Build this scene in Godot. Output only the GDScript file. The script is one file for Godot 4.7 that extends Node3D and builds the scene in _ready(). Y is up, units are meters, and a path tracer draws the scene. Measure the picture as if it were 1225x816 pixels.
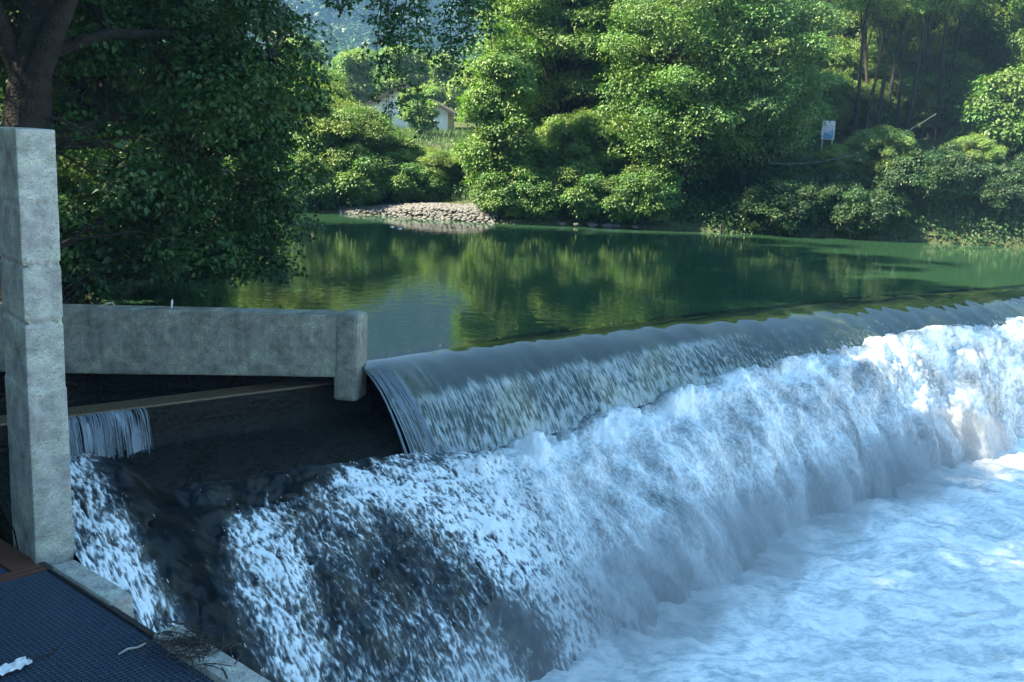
extends Node3D
# A weir on a river: camera on the left bank, looking across the fall to a wooded far bank.
# World: y = 0 is the pool above the weir; the weir line starts at the wall's pier (P0) and runs along E, water falls towards N.

const P0 := Vector3(-2.4, 0, -17.96)
const E := Vector3(0.7803, 0, -0.6254)
const N := Vector3(0.6254, 0, 0.7803)
const LOW := -3.4

var rng := RandomNumberGenerator.new()
var nz := FastNoiseLite.new()
var nr := FastNoiseLite.new()
var nc := FastNoiseLite.new()
var M := {}
var used := {}
var T := {}


# ---------------------------------------------------------------- helpers
func lin(r: float, g: float, b: float) -> Color:
	return Color(r, g, b).linear_to_srgb()


func numbered(called: String) -> String:
	var k: int = used.get(called, 0)
	used[called] = k + 1
	return called if k == 0 else "%s_%03d" % [called, k]


func tag(o: Node, label := "", category := "", group := "", kind := "") -> Node:
	if label: o.set_meta("label", label)
	if category: o.set_meta("category", category)
	if group: o.set_meta("group", group)
	if kind: o.set_meta("kind", kind)
	return o


func base(called: String, at := Vector3.ZERO, turn := 0.0) -> Node3D:
	var o := Node3D.new()
	o.name = numbered(called)
	add_child(o)
	o.position = at
	o.rotation.y = turn
	return o


func put(called: String, m: Mesh, mat: Material, parent: Node = self) -> MeshInstance3D:
	var o := MeshInstance3D.new()
	o.mesh = m
	o.material_override = mat
	o.name = numbered(called) if parent == self else called
	parent.add_child(o, true)
	return o


func sm(a: float, b: float, x: float) -> float:
	return smoothstep(a, b, x)


func ip(x: float, xs: Array, ys: Array) -> float:
	if x <= xs[0]: return ys[0]
	for i in range(1, xs.size()):
		if x <= xs[i]:
			return lerpf(ys[i - 1], ys[i], (x - xs[i - 1]) / (xs[i] - xs[i - 1]))
	return ys[-1]


class MB:
	var v := PackedVector3Array()
	var n := PackedVector3Array()
	var uv := PackedVector2Array()
	var ix := PackedInt32Array()

	func vert(p: Vector3, nn: Vector3, t := Vector2.ZERO) -> int:
		v.append(p)
		n.append(nn)
		uv.append(t)
		return v.size() - 1

	func quad(a: Vector3, b: Vector3, c: Vector3, d: Vector3) -> void:   # a b c d clockwise seen from outside
		var nn := (d - a).cross(b - a).normalized()
		var i := vert(a, nn)
		vert(b, nn)
		vert(c, nn)
		vert(d, nn)
		ix.append_array([i, i + 1, i + 2, i, i + 2, i + 3])

	func tri(a: Vector3, b: Vector3, c: Vector3) -> void:
		var nn := (c - a).cross(b - a).normalized()
		var i := vert(a, nn)
		vert(b, nn)
		vert(c, nn)
		ix.append_array([i, i + 1, i + 2])

	func box(c: Vector3, size: Vector3, b := Basis.IDENTITY) -> void:
		var h := size / 2
		for ax in 3:
			for s in [-1.0, 1.0]:
				var u := Vector3.ZERO
				var w := Vector3.ZERO
				var o := Vector3.ZERO
				o[ax] = h[ax] * s
				u[(ax + 1) % 3] = h[(ax + 1) % 3]
				w[(ax + 2) % 3] = h[(ax + 2) % 3] * s
				quad(c + b * (o - u - w), c + b * (o - u + w), c + b * (o + u + w), c + b * (o + u - w))

	func tube(pts: Array, rad: Array, sides := 6) -> void:
		var first := v.size()
		var side := Vector3.ZERO
		for i in pts.size():
			var d: Vector3 = (pts[mini(i + 1, pts.size() - 1)] - pts[maxi(i - 1, 0)]).normalized()
			if side == Vector3.ZERO:
				side = d.cross(Vector3.UP if absf(d.y) < 0.9 else Vector3.RIGHT).normalized()
			else:
				side = (side - d * side.dot(d)).normalized()
			var up := d.cross(side)
			for k in sides:
				var a := TAU * k / sides
				var o := side * cos(a) + up * sin(a)
				vert(pts[i] + o * rad[i], o, Vector2(float(k) / sides, i))
		for i in pts.size() - 1:
			for k in sides:
				var a := first + i * sides + k
				var b := first + i * sides + (k + 1) % sides
				ix.append_array([a, a + sides, b, b, a + sides, b + sides])

	func done() -> ArrayMesh:
		var a := []
		a.resize(Mesh.ARRAY_MAX)
		a[Mesh.ARRAY_VERTEX] = v
		a[Mesh.ARRAY_NORMAL] = n
		a[Mesh.ARRAY_TEX_UV] = uv
		a[Mesh.ARRAY_INDEX] = ix
		var m := ArrayMesh.new()
		m.add_surface_from_arrays(Mesh.PRIMITIVE_TRIANGLES, a)
		return m


func grid(nu: int, nv: int, p: PackedVector3Array, uvs: PackedVector2Array, up := Vector3.UP) -> ArrayMesh:
	# p[iv * nu + iu]; smooth normals on the side of up
	var b := MB.new()
	b.v = p
	b.uv = uvs
	b.n.resize(p.size())
	var total := Vector3.ZERO
	for j in range(0, nv - 1, maxi(1, nv / 12)):
		for i in range(0, nu - 1, maxi(1, nu / 12)):
			total += (p[j * nu + i + 1] - p[j * nu + i]).cross(p[(j + 1) * nu + i] - p[j * nu + i])
	var way := 1.0 if total.dot(up) > 0 else -1.0
	for j in nv:
		for i in nu:
			var du := p[j * nu + mini(i + 1, nu - 1)] - p[j * nu + maxi(i - 1, 0)]
			var dv := p[mini(j + 1, nv - 1) * nu + i] - p[maxi(j - 1, 0) * nu + i]
			var nn := du.cross(dv).normalized()
			b.n[j * nu + i] = nn * way
	var ix := PackedInt32Array()
	ix.resize((nu - 1) * (nv - 1) * 6)
	var k := 0
	var flip := way > 0
	for j in nv - 1:
		for i in nu - 1:
			var a := j * nu + i
			var q := [a, a + nu, a + 1, a + 1, a + nu, a + nu + 1] if flip else [a, a + 1, a + nu, a + 1, a + nu + 1, a + nu]
			for x in q:
				ix[k] = x
				k += 1
	b.ix = ix
	return b.done()


func rough_box(size: Vector3, cell: float, amp: float, bevel: float, sd: float, joints := []) -> ArrayMesh:
	# a cast block: rounded edges, uneven faces, shallow grooves where one pour meets the next
	var b := MB.new()
	var h := size / 2
	for ax in 3:
		for s in [-1.0, 1.0]:
			var u := (ax + 1) % 3
			var w := (ax + 2) % 3
			var nu := maxi(4, int(size[u] / cell)) + 1
			var nw := maxi(4, int(size[w] / cell)) + 1
			var p := PackedVector3Array()
			var t := PackedVector2Array()
			for j in nw:
				for i in nu:
					var q := Vector3.ZERO
					q[ax] = h[ax] * s
					q[u] = edge(i, nu, h[u], bevel)
					q[w] = edge(j, nw, h[w], bevel)
					var inner := q.clamp(-h + Vector3.ONE * bevel, h - Vector3.ONE * bevel)
					var off := q - inner
					q = inner + off.normalized() * minf(off.length(), bevel)
					var k := Vector3(nz.get_noise_3d(q.x * 30 + sd, q.y * 30, q.z * 30), nz.get_noise_3d(q.x * 30, q.y * 30 + sd + 90, q.z * 30), nz.get_noise_3d(q.x * 30, q.y * 30 - 70, q.z * 30 + sd)) * amp
					k += Vector3(nz.get_noise_3d(q.x * 160 + sd, q.y * 160, q.z * 160), 0, nz.get_noise_3d(q.x * 160, q.y * 160 - 70, q.z * 160 + sd)) * amp * 0.35
					for jt in joints:
						var dy: float = (q.y - jt[0] - 0.03 * nz.get_noise_2d(q.x * 60 + q.z * 60, sd)) / 0.03
						var cut: float = exp(-dy * dy) * jt[1]
						if jt.size() > 2 and q.y < jt[0]: cut -= jt[2]
						cut *= 0.4 + 1.2 * sm(-0.1, 0.25, nz.get_noise_2d(q.x * 700 + q.z * 700, q.y * 900 + sd))
						k -= Vector3(signf(q.x) if absf(q.x) > h.x - bevel * 2 else 0.0, 0, signf(q.z) if absf(q.z) > h.z - bevel * 2 else 0.0) * cut
					p.append(q + k)
					t.append(Vector2(q[u], q[w]))
			var up := Vector3.ZERO
			up[ax] = s
			var g := grid(nu, nw, p, t, up).surface_get_arrays(0)
			var first := b.v.size()
			b.v.append_array(g[Mesh.ARRAY_VERTEX])
			b.n.append_array(g[Mesh.ARRAY_NORMAL])
			b.uv.append_array(g[Mesh.ARRAY_TEX_UV])
			for x in g[Mesh.ARRAY_INDEX]:
				b.ix.append(first + x)
	return b.done()


func edge(i: int, n: int, h: float, bevel: float) -> float:
	if i == 0: return -h
	if i == n - 1: return h
	return lerpf(-h + bevel, h - bevel, float(i - 1) / (n - 3))


func image(w: int, h: int, f: Callable) -> ImageTexture:
	var d := PackedByteArray()
	d.resize(w * h * 4)
	var k := 0
	for y in h:
		for x in w:
			var c: Color = f.call(float(x) / w, float(y) / h)
			d[k] = int(clampf(c.r, 0, 1) * 255)
			d[k + 1] = int(clampf(c.g, 0, 1) * 255)
			d[k + 2] = int(clampf(c.b, 0, 1) * 255)
			d[k + 3] = int(clampf(c.a, 0, 1) * 255)
			k += 4
	return ImageTexture.create_from_image(Image.create_from_data(w, h, false, Image.FORMAT_RGBA8, d))


func noise_tex(freq: float, a: Color, b: Color, kind := FastNoiseLite.TYPE_SIMPLEX_SMOOTH, octaves := 5, size := 512) -> NoiseTexture2D:
	var f := FastNoiseLite.new()
	f.noise_type = kind
	f.frequency = freq
	f.fractal_octaves = octaves
	f.seed = int(freq * 10000) + octaves
	var t := NoiseTexture2D.new()
	t.width = size
	t.height = size
	t.seamless = true
	t.noise = f
	var g := Gradient.new()
	g.set_color(0, a)
	g.set_color(1, b)
	t.color_ramp = g
	return t


func mat(c: Color, rough := 0.8, spec := 0.5) -> StandardMaterial3D:
	var m := StandardMaterial3D.new()
	m.albedo_color = c
	m.roughness = rough
	m.metallic_specular = spec
	return m


func tri_mat(tex: Texture2D, scale: float, rough: float, bump: Texture2D = null, cm := 0.0) -> StandardMaterial3D:
	var m := mat(Color.WHITE, rough)
	m.albedo_texture = tex
	m.uv1_triplanar = true
	m.uv1_world_triplanar = true
	m.uv1_scale = Vector3.ONE * scale
	if bump:
		m.heightmap_enabled = true
		m.heightmap_texture = bump
		m.heightmap_scale = cm
	return m


func leaf_mat(c: Color, through: float) -> StandardMaterial3D:
	var m := mat(c, 0.45, 0.4)
	m.vertex_color_use_as_albedo = true
	m.backlight_enabled = true
	m.backlight = Color(0.88, 1.0, 0.48) * through
	return m


func spot(s: float, n: float, y: float) -> Vector3:
	return P0 + E * s + N * n + Vector3(0, y, 0)


# ---------------------------------------------------------------- the weir's shape
func bulge(s: float) -> float:
	return ip(s, [0, 2, 4.3, 7.5, 11, 16, 22.5, 30, 48], [0, -0.3, -0.5, -0.68, -0.66, -0.6, 0, 0.6, 1.2])


func n_one(s: float) -> float:
	return ip(s, [-6, -4.6, -4.2, -3.8, 0, 1, 6, 12, 48], [-0.5, -0.5, 0, 0.9, 1.2, 1.4, 1.3, 1.1, 1.1]) + bulge(s)


func y_one(s: float) -> float:
	return ip(s, [-6, -4.4, -3.8, 0, 4, 9, 14, 20], [-0.90, -0.92, -1.2, -1.2, -1.16, -0.78, -0.62, -0.52])


func n_foot(s: float) -> float:
	return ip(s, [-6, -5.2, -4.2, 0, 4.35, 8.55, 18.8, 48], [6, 5.6, 5, 5.1, 4.2, 3.1, 2.5, 4.0])


func fall(s: float, q: float) -> Vector3:
	var n := lerpf(n_one(s), n_foot(s), q)
	return spot(s, n, lerpf(y_one(s), LOW, 0.3 * q + 0.7 * q * q))


func sheet(s: float, t: float) -> Vector3:   # the water that curls over the crest
	var far := n_one(s) - bulge(s)
	var n := lerpf(-0.8, far + 0.15, t)
	var k := clampf((n + 0.5) / (far + 0.5), 0, 1.2)
	var inward := 0.12 * (1.0 - sm(0, 1.3, s)) * pow(k, 1.6)
	return spot(s + inward, n + bulge(s), y_one(s) * k * k)


func ground_y(x: float, z: float) -> float:
	var bump := nz.get_noise_2d(x * 3, z * 3)
	var shore := ip(x, [-40, -10, -6, 0, 7, 14, 22, 30, 45], [51.2, 51, 51.0, 48.9, 48.8, 48.2, 46.8, 45.2, 42])
	var d := -z - shore
	var y := -2.6
	if d > -2:
		var right := ip(d, [-2, 0, 0.5, 1.6, 4, 8.5, 14, 40, 90, 200], [-2, -0.05, 0.8, 2.5, 2.9, 3.0, 4.6, 17, 38, 62])
		var mid := ip(d, [-2, 0, 0.6, 3, 10, 40, 90, 200], [-2, -0.05, 0.4, 1.2, 3.5, 17, 38, 62])
		var left := ip(d, [-2, 0, 2, 6, 20, 35, 60, 110, 150, 220, 300], [-2, -0.05, 0.35, 1.3, 3.2, 3.9, 5.0, 8, 16, 66, 84])
		y = lerpf(lerpf(left, mid, sm(-3, 5, x - d * 0.12)), right, sm(9, 13, x))
		y += bump * clampf(d * 0.12, 0, 0.5) + nz.get_noise_2d(x * 0.5, z * 0.5 + 400) * clampf(d - 40, 0, 200) * 0.08
		var sp := Vector2((x + 3.4) / 3.6, (d - 0.2) / 1.9)
		y += 0.46 * exp(-sp.length_squared())
	var edge_x := ip(z, [-60, -50, -46, -24, -18.4], [-22, -12.5, -11, -9.1, -8.7])
	if z < -18.2 and d < 6:
		var w := edge_x - x
		if w > -1.5:
			y = maxf(y, ip(w, [-1.5, 0, 0.6, 4, 20, 80], [-2, 0, 0.45, 1.0, 3.5, 9]) + bump * 0.3)
	var r := Vector3(x, 0, z) - P0
	var s := r.dot(E)
	var n := r.dot(N)
	if s > -6.2 and n > bulge(maxf(s, 0)) - 0.5 and d < 0:
		y = maxf(-5.2, ip(s, [-6, 39, 42, 60], [-6, -6, 1.5, 4]))
	elif z >= -18.2:
		if s < -6.2 and n < 0.6:
			y = 0.5 + bump * 0.2
		elif s < -6.2:
			y = ip(n, [0.6, 0.9, 9, 12, 18, 40], [-0.2, -3.2, -3.2, 1.9, 2.2, 3.0])
			y = maxf(y, ip(-s, [6.2, 11, 15, 30], [-3.2, -3.2, 1.5, 4]))
			if n > 6: y = lerpf(-5.2, y, sm(7.2, 9.0, -s))
		else:
			y = -2.6
	elif x > 36 and d < 0:
		y = maxf(y, ip(x, [36, 40, 70], [-2.6, 0.6, 6]))
	return y


# ---------------------------------------------------------------- vegetation
func spray(count: int, reach: float, length: float, width: float, tilt: float, sd: int) -> ArrayMesh:
	# a twig end with its leaves: each leaf a folded kite
	var r := RandomNumberGenerator.new()
	r.seed = sd
	var b := MB.new()
	for i in count:
		var a := r.randf() * TAU
		var d := sqrt(r.randf()) * reach
		var c := Vector3(cos(a) * d, (r.randf() - 0.5) * reach * 0.6 - d * 0.25, sin(a) * d)
		var h := a + r.randf_range(-1.2, 1.2)
		var dir := Vector3(cos(h), r.randf_range(-0.9, 0.25), sin(h)).normalized()
		var up := (Vector3.UP + Vector3(r.randf_range(-1, 1), 0, r.randf_range(-1, 1)) * tilt).normalized()
		var side := dir.cross(up).normalized()
		up = side.cross(dir)
		var l := length * r.randf_range(0.7, 1.25)
		var w := width * r.randf_range(0.8, 1.2) * 0.5
		var m := c + dir * l * 0.42 - up * w * 0.35
		var tip := c + dir * l - up * l * 0.12
		var le := m + side * w + up * w * 0.5
		var ri := m - side * w + up * w * 0.5
		b.tri(c, le, tip)
		b.tri(c, tip, ri)
	return b.done()


func cloud_of(m: Mesh, where: Array, tints: Array, material: Material, called: String, parent: Node) -> MultiMeshInstance3D:
	var mm := MultiMesh.new()
	mm.transform_format = MultiMesh.TRANSFORM_3D
	mm.use_colors = true
	mm.mesh = m
	mm.instance_count = where.size()
	for i in where.size():
		mm.set_instance_transform(i, where[i])
		mm.set_instance_color(i, tints[i])
	var o := MultiMeshInstance3D.new()
	o.multimesh = mm
	o.material_override = material
	o.name = numbered(called) if parent == self else called
	o.set_meta("kind", "stuff")
	parent.add_child(o, true)
	return o


func leaf_turn(up: Vector3, scale: float) -> Basis:
	var x := Vector3(rng.randfn(), rng.randfn(), rng.randfn()).cross(up).normalized()
	return Basis(x, up, x.cross(up)).scaled_local(Vector3.ONE * scale)


func tint(v: float) -> Color:
	var k := 1.0 + rng.randf_range(-v, v)
	return Color(k * rng.randf_range(0.85, 1.2), k, k * rng.randf_range(0.75, 1.15))


func make_tree(called: String, o: Dictionary) -> Node3D:
	# h, r: height and crown radius; from: where the crown begins; stems; clumps, per: leaf clumps and twig ends in each; flat, clump_r
	var root := base(called)
	var h: float = o.h
	var r: float = o.r
	var from: float = o.from
	var mid := (h + from) * 0.5
	var half := (h - from) * 0.5
	var trunk := MB.new()
	var stems := []
	var stem_count: int = o.stems
	for k in stem_count:
		var a: float = TAU * k / stem_count + rng.randf()
		var lean: float = o.get("lean", 0.08) * h * (0.3 if o.stems == 1 else 1.0)
		var pts := []
		var rad := []
		var start: Vector3 = Vector3(cos(a), 0, sin(a)) * (0.0 if o.stems == 1 else o.trunk * 2.2)
		for i in 9:
			var t := i / 8.0
			var wob := Vector3(nz.get_noise_2d(k * 50 + t * 160, 3), 0, nz.get_noise_2d(k * 50 + t * 160, 93)) * h * 0.05 * t
			pts.append(start + Vector3(cos(a), 0, sin(a)) * lean * t + wob + Vector3(0, lerpf(-0.5, h * 0.9, t), 0))
			rad.append(o.trunk * (1.25 if i == 0 else 1.0) * lerpf(1.0, 0.12, pow(t, 0.8)))
		trunk.tube(pts, rad, 7)
		stems.append(pts)
	var where := []
	var tints := []
	for c in o.clumps:
		var d := Vector3(rng.randfn(), rng.randfn(), rng.randfn()).normalized()
		var k := pow(rng.randf(), 0.42)
		var at := Vector3(d.x * r * k, mid + d.y * half * k, d.z * r * k)
		if o.get("cone", 0.0) > 0:
			var up01 := clampf((at.y - from) / (h - from), 0, 1)
			var f := lerpf(1.0, 1.0 - up01, o.cone)
			at.x *= f
			at.z *= f
		var cr: float = o.clump_r * rng.randf_range(0.65, 1.3)
		var own := tint(o.get("vary", 0.18))
		var st: Array = stems[c % stems.size()]
		var t0 := clampf((at.y - h * 0.22) / (h * 0.9), 0.12, 0.93)
		var fi := t0 * 8.0
		var foot: Vector3 = st[int(fi)].lerp(st[mini(int(fi) + 1, 8)], fi - int(fi))
		var sag := Vector3(0, foot.distance_to(at) * 0.12, 0)
		trunk.tube([foot, foot.lerp(at, 0.35) + sag, foot.lerp(at, 0.7) + sag * 0.8, at], [o.trunk * o.get("branch", 0.3) * (1.1 - t0), o.trunk * 0.7 * o.get("branch", 0.3) * (1.1 - t0) + 0.006, 0.012, 0.005], 5)
		for i in o.per:
			var e := Vector3(rng.randfn(), rng.randfn(), rng.randfn()).normalized() * pow(rng.randf(), 0.45)
			var p := at + Vector3(e.x * cr, e.y * cr * o.flat, e.z * cr)
			p.y = maxf(p.y, o.get("floor", 0.12))
			var up := (Vector3(e.x * 0.55, 0.8 + e.y * 0.4, e.z * 0.55) + Vector3(rng.randfn(), rng.randfn(), rng.randfn()) * 0.25).normalized()
			where.append(Transform3D(leaf_turn(up, rng.randf_range(0.75, 1.3)), p))
			var j := rng.randf_range(0.75, 1.3)
			tints.append(Color(own.r * j, own.g * j, own.b * j))
	put("trunk", trunk.done(), o.get("bark", M.bark), root)
	cloud_of(o.spray, where, tints, o.leaves, "crown", root)
	return root


var proto := {}
var fresh := {}

func plant(kind: String, called: String, x: float, z: float, scale: float, label: String, category: String, group := "", sink := 0.1, y := INF, squash := 1.0) -> Node3D:
	var o: Node3D
	if not fresh.has(kind):
		fresh[kind] = true
		o = proto[kind]
		o.name = numbered(called)
	else:
		o = proto[kind].duplicate()
		o.name = numbered(called)
		add_child(o)
	o.position = Vector3(x, (ground_y(x, z) if y == INF else y) - sink, z)
	o.rotation.y = fposmod(x * 12.9 + z * 7.7, TAU)
	o.scale = Vector3(scale, scale * squash, scale)
	for key in ["label", "category", "group"]:
		if o.has_meta(key): o.remove_meta(key)
	tag(o, label, category, group)
	return o


# ---------------------------------------------------------------- the scene
func _ready():
	rng.seed = 7
	nz.seed = 3
	nz.frequency = 0.01
	nz.fractal_octaves = 4
	nr.seed = 11
	nr.frequency = 0.01
	nr.noise_type = FastNoiseLite.TYPE_SIMPLEX_SMOOTH
	nr.fractal_type = FastNoiseLite.FRACTAL_RIDGED
	nr.fractal_octaves = 3
	nc.seed = 23
	nc.frequency = 0.01
	nc.noise_type = FastNoiseLite.TYPE_CELLULAR
	nc.fractal_octaves = 2
	camera_and_light()
	materials()
	land()
	waters()
	weir_and_wall()
	platform()
	far_bank_objects()
	trees()
	valley_mist()
	fall_mist()
	small_things()


func camera_and_light() -> void:
	var cam := Camera3D.new()
	cam.name = "camera"
	add_child(cam)
	var pitch := deg_to_rad(10.85)
	var roll := deg_to_rad(2.2)
	cam.transform = Transform3D(Basis(Vector3.RIGHT, -pitch) * Basis(Vector3.BACK, roll), Vector3(0, 4, 0))
	cam.fov = 35.0
	cam.far = 1500
	cam.near = 0.1
	cam.current = true
	var env := Environment.new()
	env.background_mode = Environment.BG_SKY
	var sky := ProceduralSkyMaterial.new()
	sky.sky_top_color = Color(0.46, 0.645, 0.80)
	sky.sky_horizon_color = Color(0.70, 0.83, 0.92)
	sky.sky_curve = 0.16
	sky.ground_bottom_color = Color(0.10, 0.13, 0.12)
	sky.ground_horizon_color = Color(0.45, 0.55, 0.62)
	sky.sky_energy_multiplier = 0.70
	env.sky = Sky.new()
	env.sky.sky_material = sky
	env.background_energy_multiplier = 1.0
	env.tonemap_mode = Environment.TONE_MAPPER_LINEAR
	env.tonemap_exposure = 5.6
	env.fog_enabled = true
	env.fog_density = 0.0005
	env.fog_light_color = Color(0.62, 0.80, 1.0)
	env.volumetric_fog_enabled = true
	env.volumetric_fog_density = 0.0
	env.sdfgi_enabled = true
	env.ssao_enabled = true
	env.ssil_enabled = true
	var we := WorldEnvironment.new()
	we.name = "world"
	we.environment = env
	add_child(we)
	var sun := DirectionalLight3D.new()
	sun.name = "sun"
	add_child(sun)
	var to_sun := Vector3(-0.84, 0.90, 0.10).normalized()
	sun.basis = Basis.looking_at(-to_sun)
	sun.light_energy = 1.6
	sun.light_color = Color(1.0, 0.94, 0.82)
	sun.light_angular_distance = 0.5
	sun.shadow_enabled = true


func materials() -> void:
	# cast concrete: mottled grey, drip stains down the face, pits
	var concrete := func(u: float, v: float) -> Color:
		var a := u * TAU
		var b := v * TAU
		var p := Vector3(cos(a), sin(a), cos(b)) * 100.0
		var w := sin(b) * 100.0
		var big := nz.get_noise_3d(p.x, p.y + w * 0.7, p.z - w)
		var fine := nz.get_noise_3d(u * 9000, v * 9000, 40)
		var drip := nz.get_noise_3d(p.x * 4.0, p.y * 4.0, 20.0 * cos(b)) * 0.5 + nz.get_noise_3d(p.x * 9.0, p.y * 9.0, 40.0 * sin(b)) * 0.35
		var pit := sm(0.33, 0.5, nz.get_noise_3d(u * 16000, v * 16000, 900)) * sm(0.0, 0.3, big + 0.1)
		var blot := nz.get_noise_2d(u * 1500, v * 1300 + 70)
		var speck := sm(0.26, 0.42, nz.get_noise_2d(u * 5200, v * 5200 + 900)) * sm(-0.15, 0.25, blot + big)
		var streak := nz.get_noise_2d(u * 700 + 400, v * 140)
		var g := 0.63 + big * 0.22 + fine * 0.14 + blot * 0.13 + streak * 0.12 - speck * 0.20 - pit * 0.3
		var moss := sm(0.05, 0.4, big - drip * 0.5)
		g = clampf(g, 0.12, 0.85)
		return Color(g * (1.0 - 0.04 * moss), g * 1.0, g * (0.97 - 0.06 * moss), g - pit * 0.4)
	T.concrete = image(640, 640, concrete)
	M.concrete = tri_mat(T.concrete, 0.42, 0.85, T.concrete, 1.2)
	M.concrete_old = M.concrete.duplicate()
	M.concrete_old.albedo_color = Color(0.76, 0.77, 0.74)
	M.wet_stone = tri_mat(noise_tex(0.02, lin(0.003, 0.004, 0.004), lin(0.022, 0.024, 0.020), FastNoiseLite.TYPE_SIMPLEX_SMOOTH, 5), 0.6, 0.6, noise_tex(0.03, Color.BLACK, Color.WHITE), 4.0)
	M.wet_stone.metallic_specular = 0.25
	M.lip = tri_mat(noise_tex(0.025, lin(0.03, 0.022, 0.014), lin(0.16, 0.11, 0.06)), 0.7, 0.3, noise_tex(0.05, Color.BLACK, Color.WHITE), 1.5)
	M.bark = tri_mat(noise_tex(0.03, lin(0.010, 0.009, 0.007), lin(0.06, 0.052, 0.040)), 1.2, 0.9, noise_tex(0.05, Color.BLACK, Color.WHITE), 3.0)
	M.plane_bark = tri_mat(noise_tex(0.012, lin(0.006, 0.005, 0.004), lin(0.042, 0.038, 0.028), FastNoiseLite.TYPE_CELLULAR, 3), 0.9, 0.9, noise_tex(0.03, Color.BLACK, Color.WHITE), 4.0)
	M.soil = tri_mat(noise_tex(0.02, lin(0.02, 0.028, 0.011), lin(0.07, 0.095, 0.03)), 0.25, 0.95, noise_tex(0.04, Color.BLACK, Color.WHITE), 8.0)
	M.water = mat(lin(0.020, 0.056, 0.028), 0.03, 0.4)
	M.water.uv1_triplanar = true
	M.water.uv1_world_triplanar = true
	M.water.uv1_scale = Vector3.ONE * 0.16
	M.water.heightmap_enabled = true
	M.water.heightmap_texture = noise_tex(0.012, Color.BLACK, Color.WHITE, FastNoiseLite.TYPE_SIMPLEX_SMOOTH, 4, 1024)
	M.water.heightmap_scale = 0.26
	M.channel = mat(lin(0.010, 0.014, 0.012), 0.06, 0.5)
	M.rust = tri_mat(noise_tex(0.03, lin(0.05, 0.018, 0.010), lin(0.17, 0.065, 0.035)), 1.6, 0.8)
	M.steel = tri_mat(noise_tex(0.02, lin(0.035, 0.060, 0.10), lin(0.07, 0.11, 0.17)), 1.0, 0.5)
	M.steel.metallic = 0.3
	M.steel_dark = mat(lin(0.018, 0.017, 0.018), 0.6)
	M.stone = tri_mat(noise_tex(0.03, lin(0.050, 0.052, 0.052), lin(0.20, 0.202, 0.198)), 2.0, 0.85)
	M.white_paint = tri_mat(noise_tex(0.02, lin(0.60, 0.60, 0.58), lin(0.80, 0.80, 0.78)), 0.4, 0.8)
	M.roof = tri_mat(noise_tex(0.04, lin(0.045, 0.040, 0.040), lin(0.10, 0.080, 0.072)), 1.2, 0.8)
	M.glass = mat(lin(0.02, 0.025, 0.03), 0.05)
	M.twig = tri_mat(noise_tex(0.05, lin(0.012, 0.010, 0.008), lin(0.075, 0.058, 0.042)), 3.0, 0.9)
	M.pale_twig = mat(lin(0.42, 0.38, 0.32), 0.8)
	M.paper = mat(lin(0.75, 0.76, 0.78), 0.6)
	M.strand = mat(lin(0.22, 0.28, 0.34), 0.12)
	M.droplet = mat(lin(0.85, 0.88, 0.90), 0.25)
	# leaves
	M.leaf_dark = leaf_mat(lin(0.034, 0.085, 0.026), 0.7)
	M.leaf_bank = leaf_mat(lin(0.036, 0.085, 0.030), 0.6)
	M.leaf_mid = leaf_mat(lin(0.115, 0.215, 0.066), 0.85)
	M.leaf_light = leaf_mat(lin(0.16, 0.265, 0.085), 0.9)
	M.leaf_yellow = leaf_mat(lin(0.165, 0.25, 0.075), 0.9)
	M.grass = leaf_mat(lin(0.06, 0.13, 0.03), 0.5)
	# white water: foam over dark water, in metres along the crest and down the fall
	var fall_color := func(u: float, v: float) -> Color:
		var s := 8.0 * (exp(u * log(6.75)) - 1.0) - 6.0
		var l := v * 5.2
		var f := foam_at(s, v, l)
		var rock := sm(-0.2, 0.35, nz.get_noise_2d(s * 160, l * 160 + 50)) * (1.0 - sm(-0.6, 0.6, s))
		return Color(lerpf(0.05 + 0.08 * rock, 0.90, f), lerpf(0.085 + 0.05 * rock, 0.925, f), lerpf(0.11 + 0.01 * rock, 0.945, f), lerpf(0.42, 0.8, sm(0.1, 0.5, f)))
	T.fall = image(2048, 512, fall_color)
	M.fall = mat(Color.WHITE, 1.0, 0.32)
	M.fall.albedo_texture = T.fall
	M.fall.roughness_texture = T.fall
	M.fall.roughness_texture_channel = BaseMaterial3D.TEXTURE_CHANNEL_ALPHA
	M.fall.heightmap_enabled = true
	M.fall.heightmap_texture = T.fall
	M.fall.heightmap_scale = 0.7
	var sheet_color := func(u: float, v: float) -> Color:
		var s := 8.0 * (exp(u * log(7.0)) - 1.0)
		var n := v * 2.4
		var body := sm(0.56, 0.66, v + nz.get_noise_2d(s * 350, 5) * 0.07 + nz.get_noise_2d(s * 40, 50) * 0.06)
		var cover := ip(s, [0, 0.5, 1.3, 8, 9.2, 10.5, 48], [0.30, 0.36, 0.46, 0.46, 0.34, -0.10, -0.14])
		cover += 0.30 * sm(0.84, 1.0, v) + 0.30 * nz.get_noise_2d(s * 70, n * 70) + 0.15 * exp(-pow((v - 0.64) / 0.05, 2))
		var streak := nz.get_noise_2d(s * 2100 + n * 200, n * 300 + 7) * 0.6 + nr.get_noise_2d(s * 600, n * 260) * 0.25 + nz.get_noise_2d(s * 700, n * 500) * 0.5 * sm(0.68, 0.85, v)
		var f := sm(0.35, 1.25, streak + cover + 0.25) * body
		f = maxf(f, 0.5 * sm(0.45, 0.75, nz.get_noise_2d(s * 330, n * 25 + 60) + 0.25) * sm(0.25, 0.4, v) * (1.0 - sm(1.2, 2.0, s)) * 0.7)
		f *= 0.66
		var alga := sm(-0.1, 0.35, nz.get_noise_2d(s * 35, n * 50 + 300)) * sm(0.2, 0.42, v) * 0.7
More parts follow.
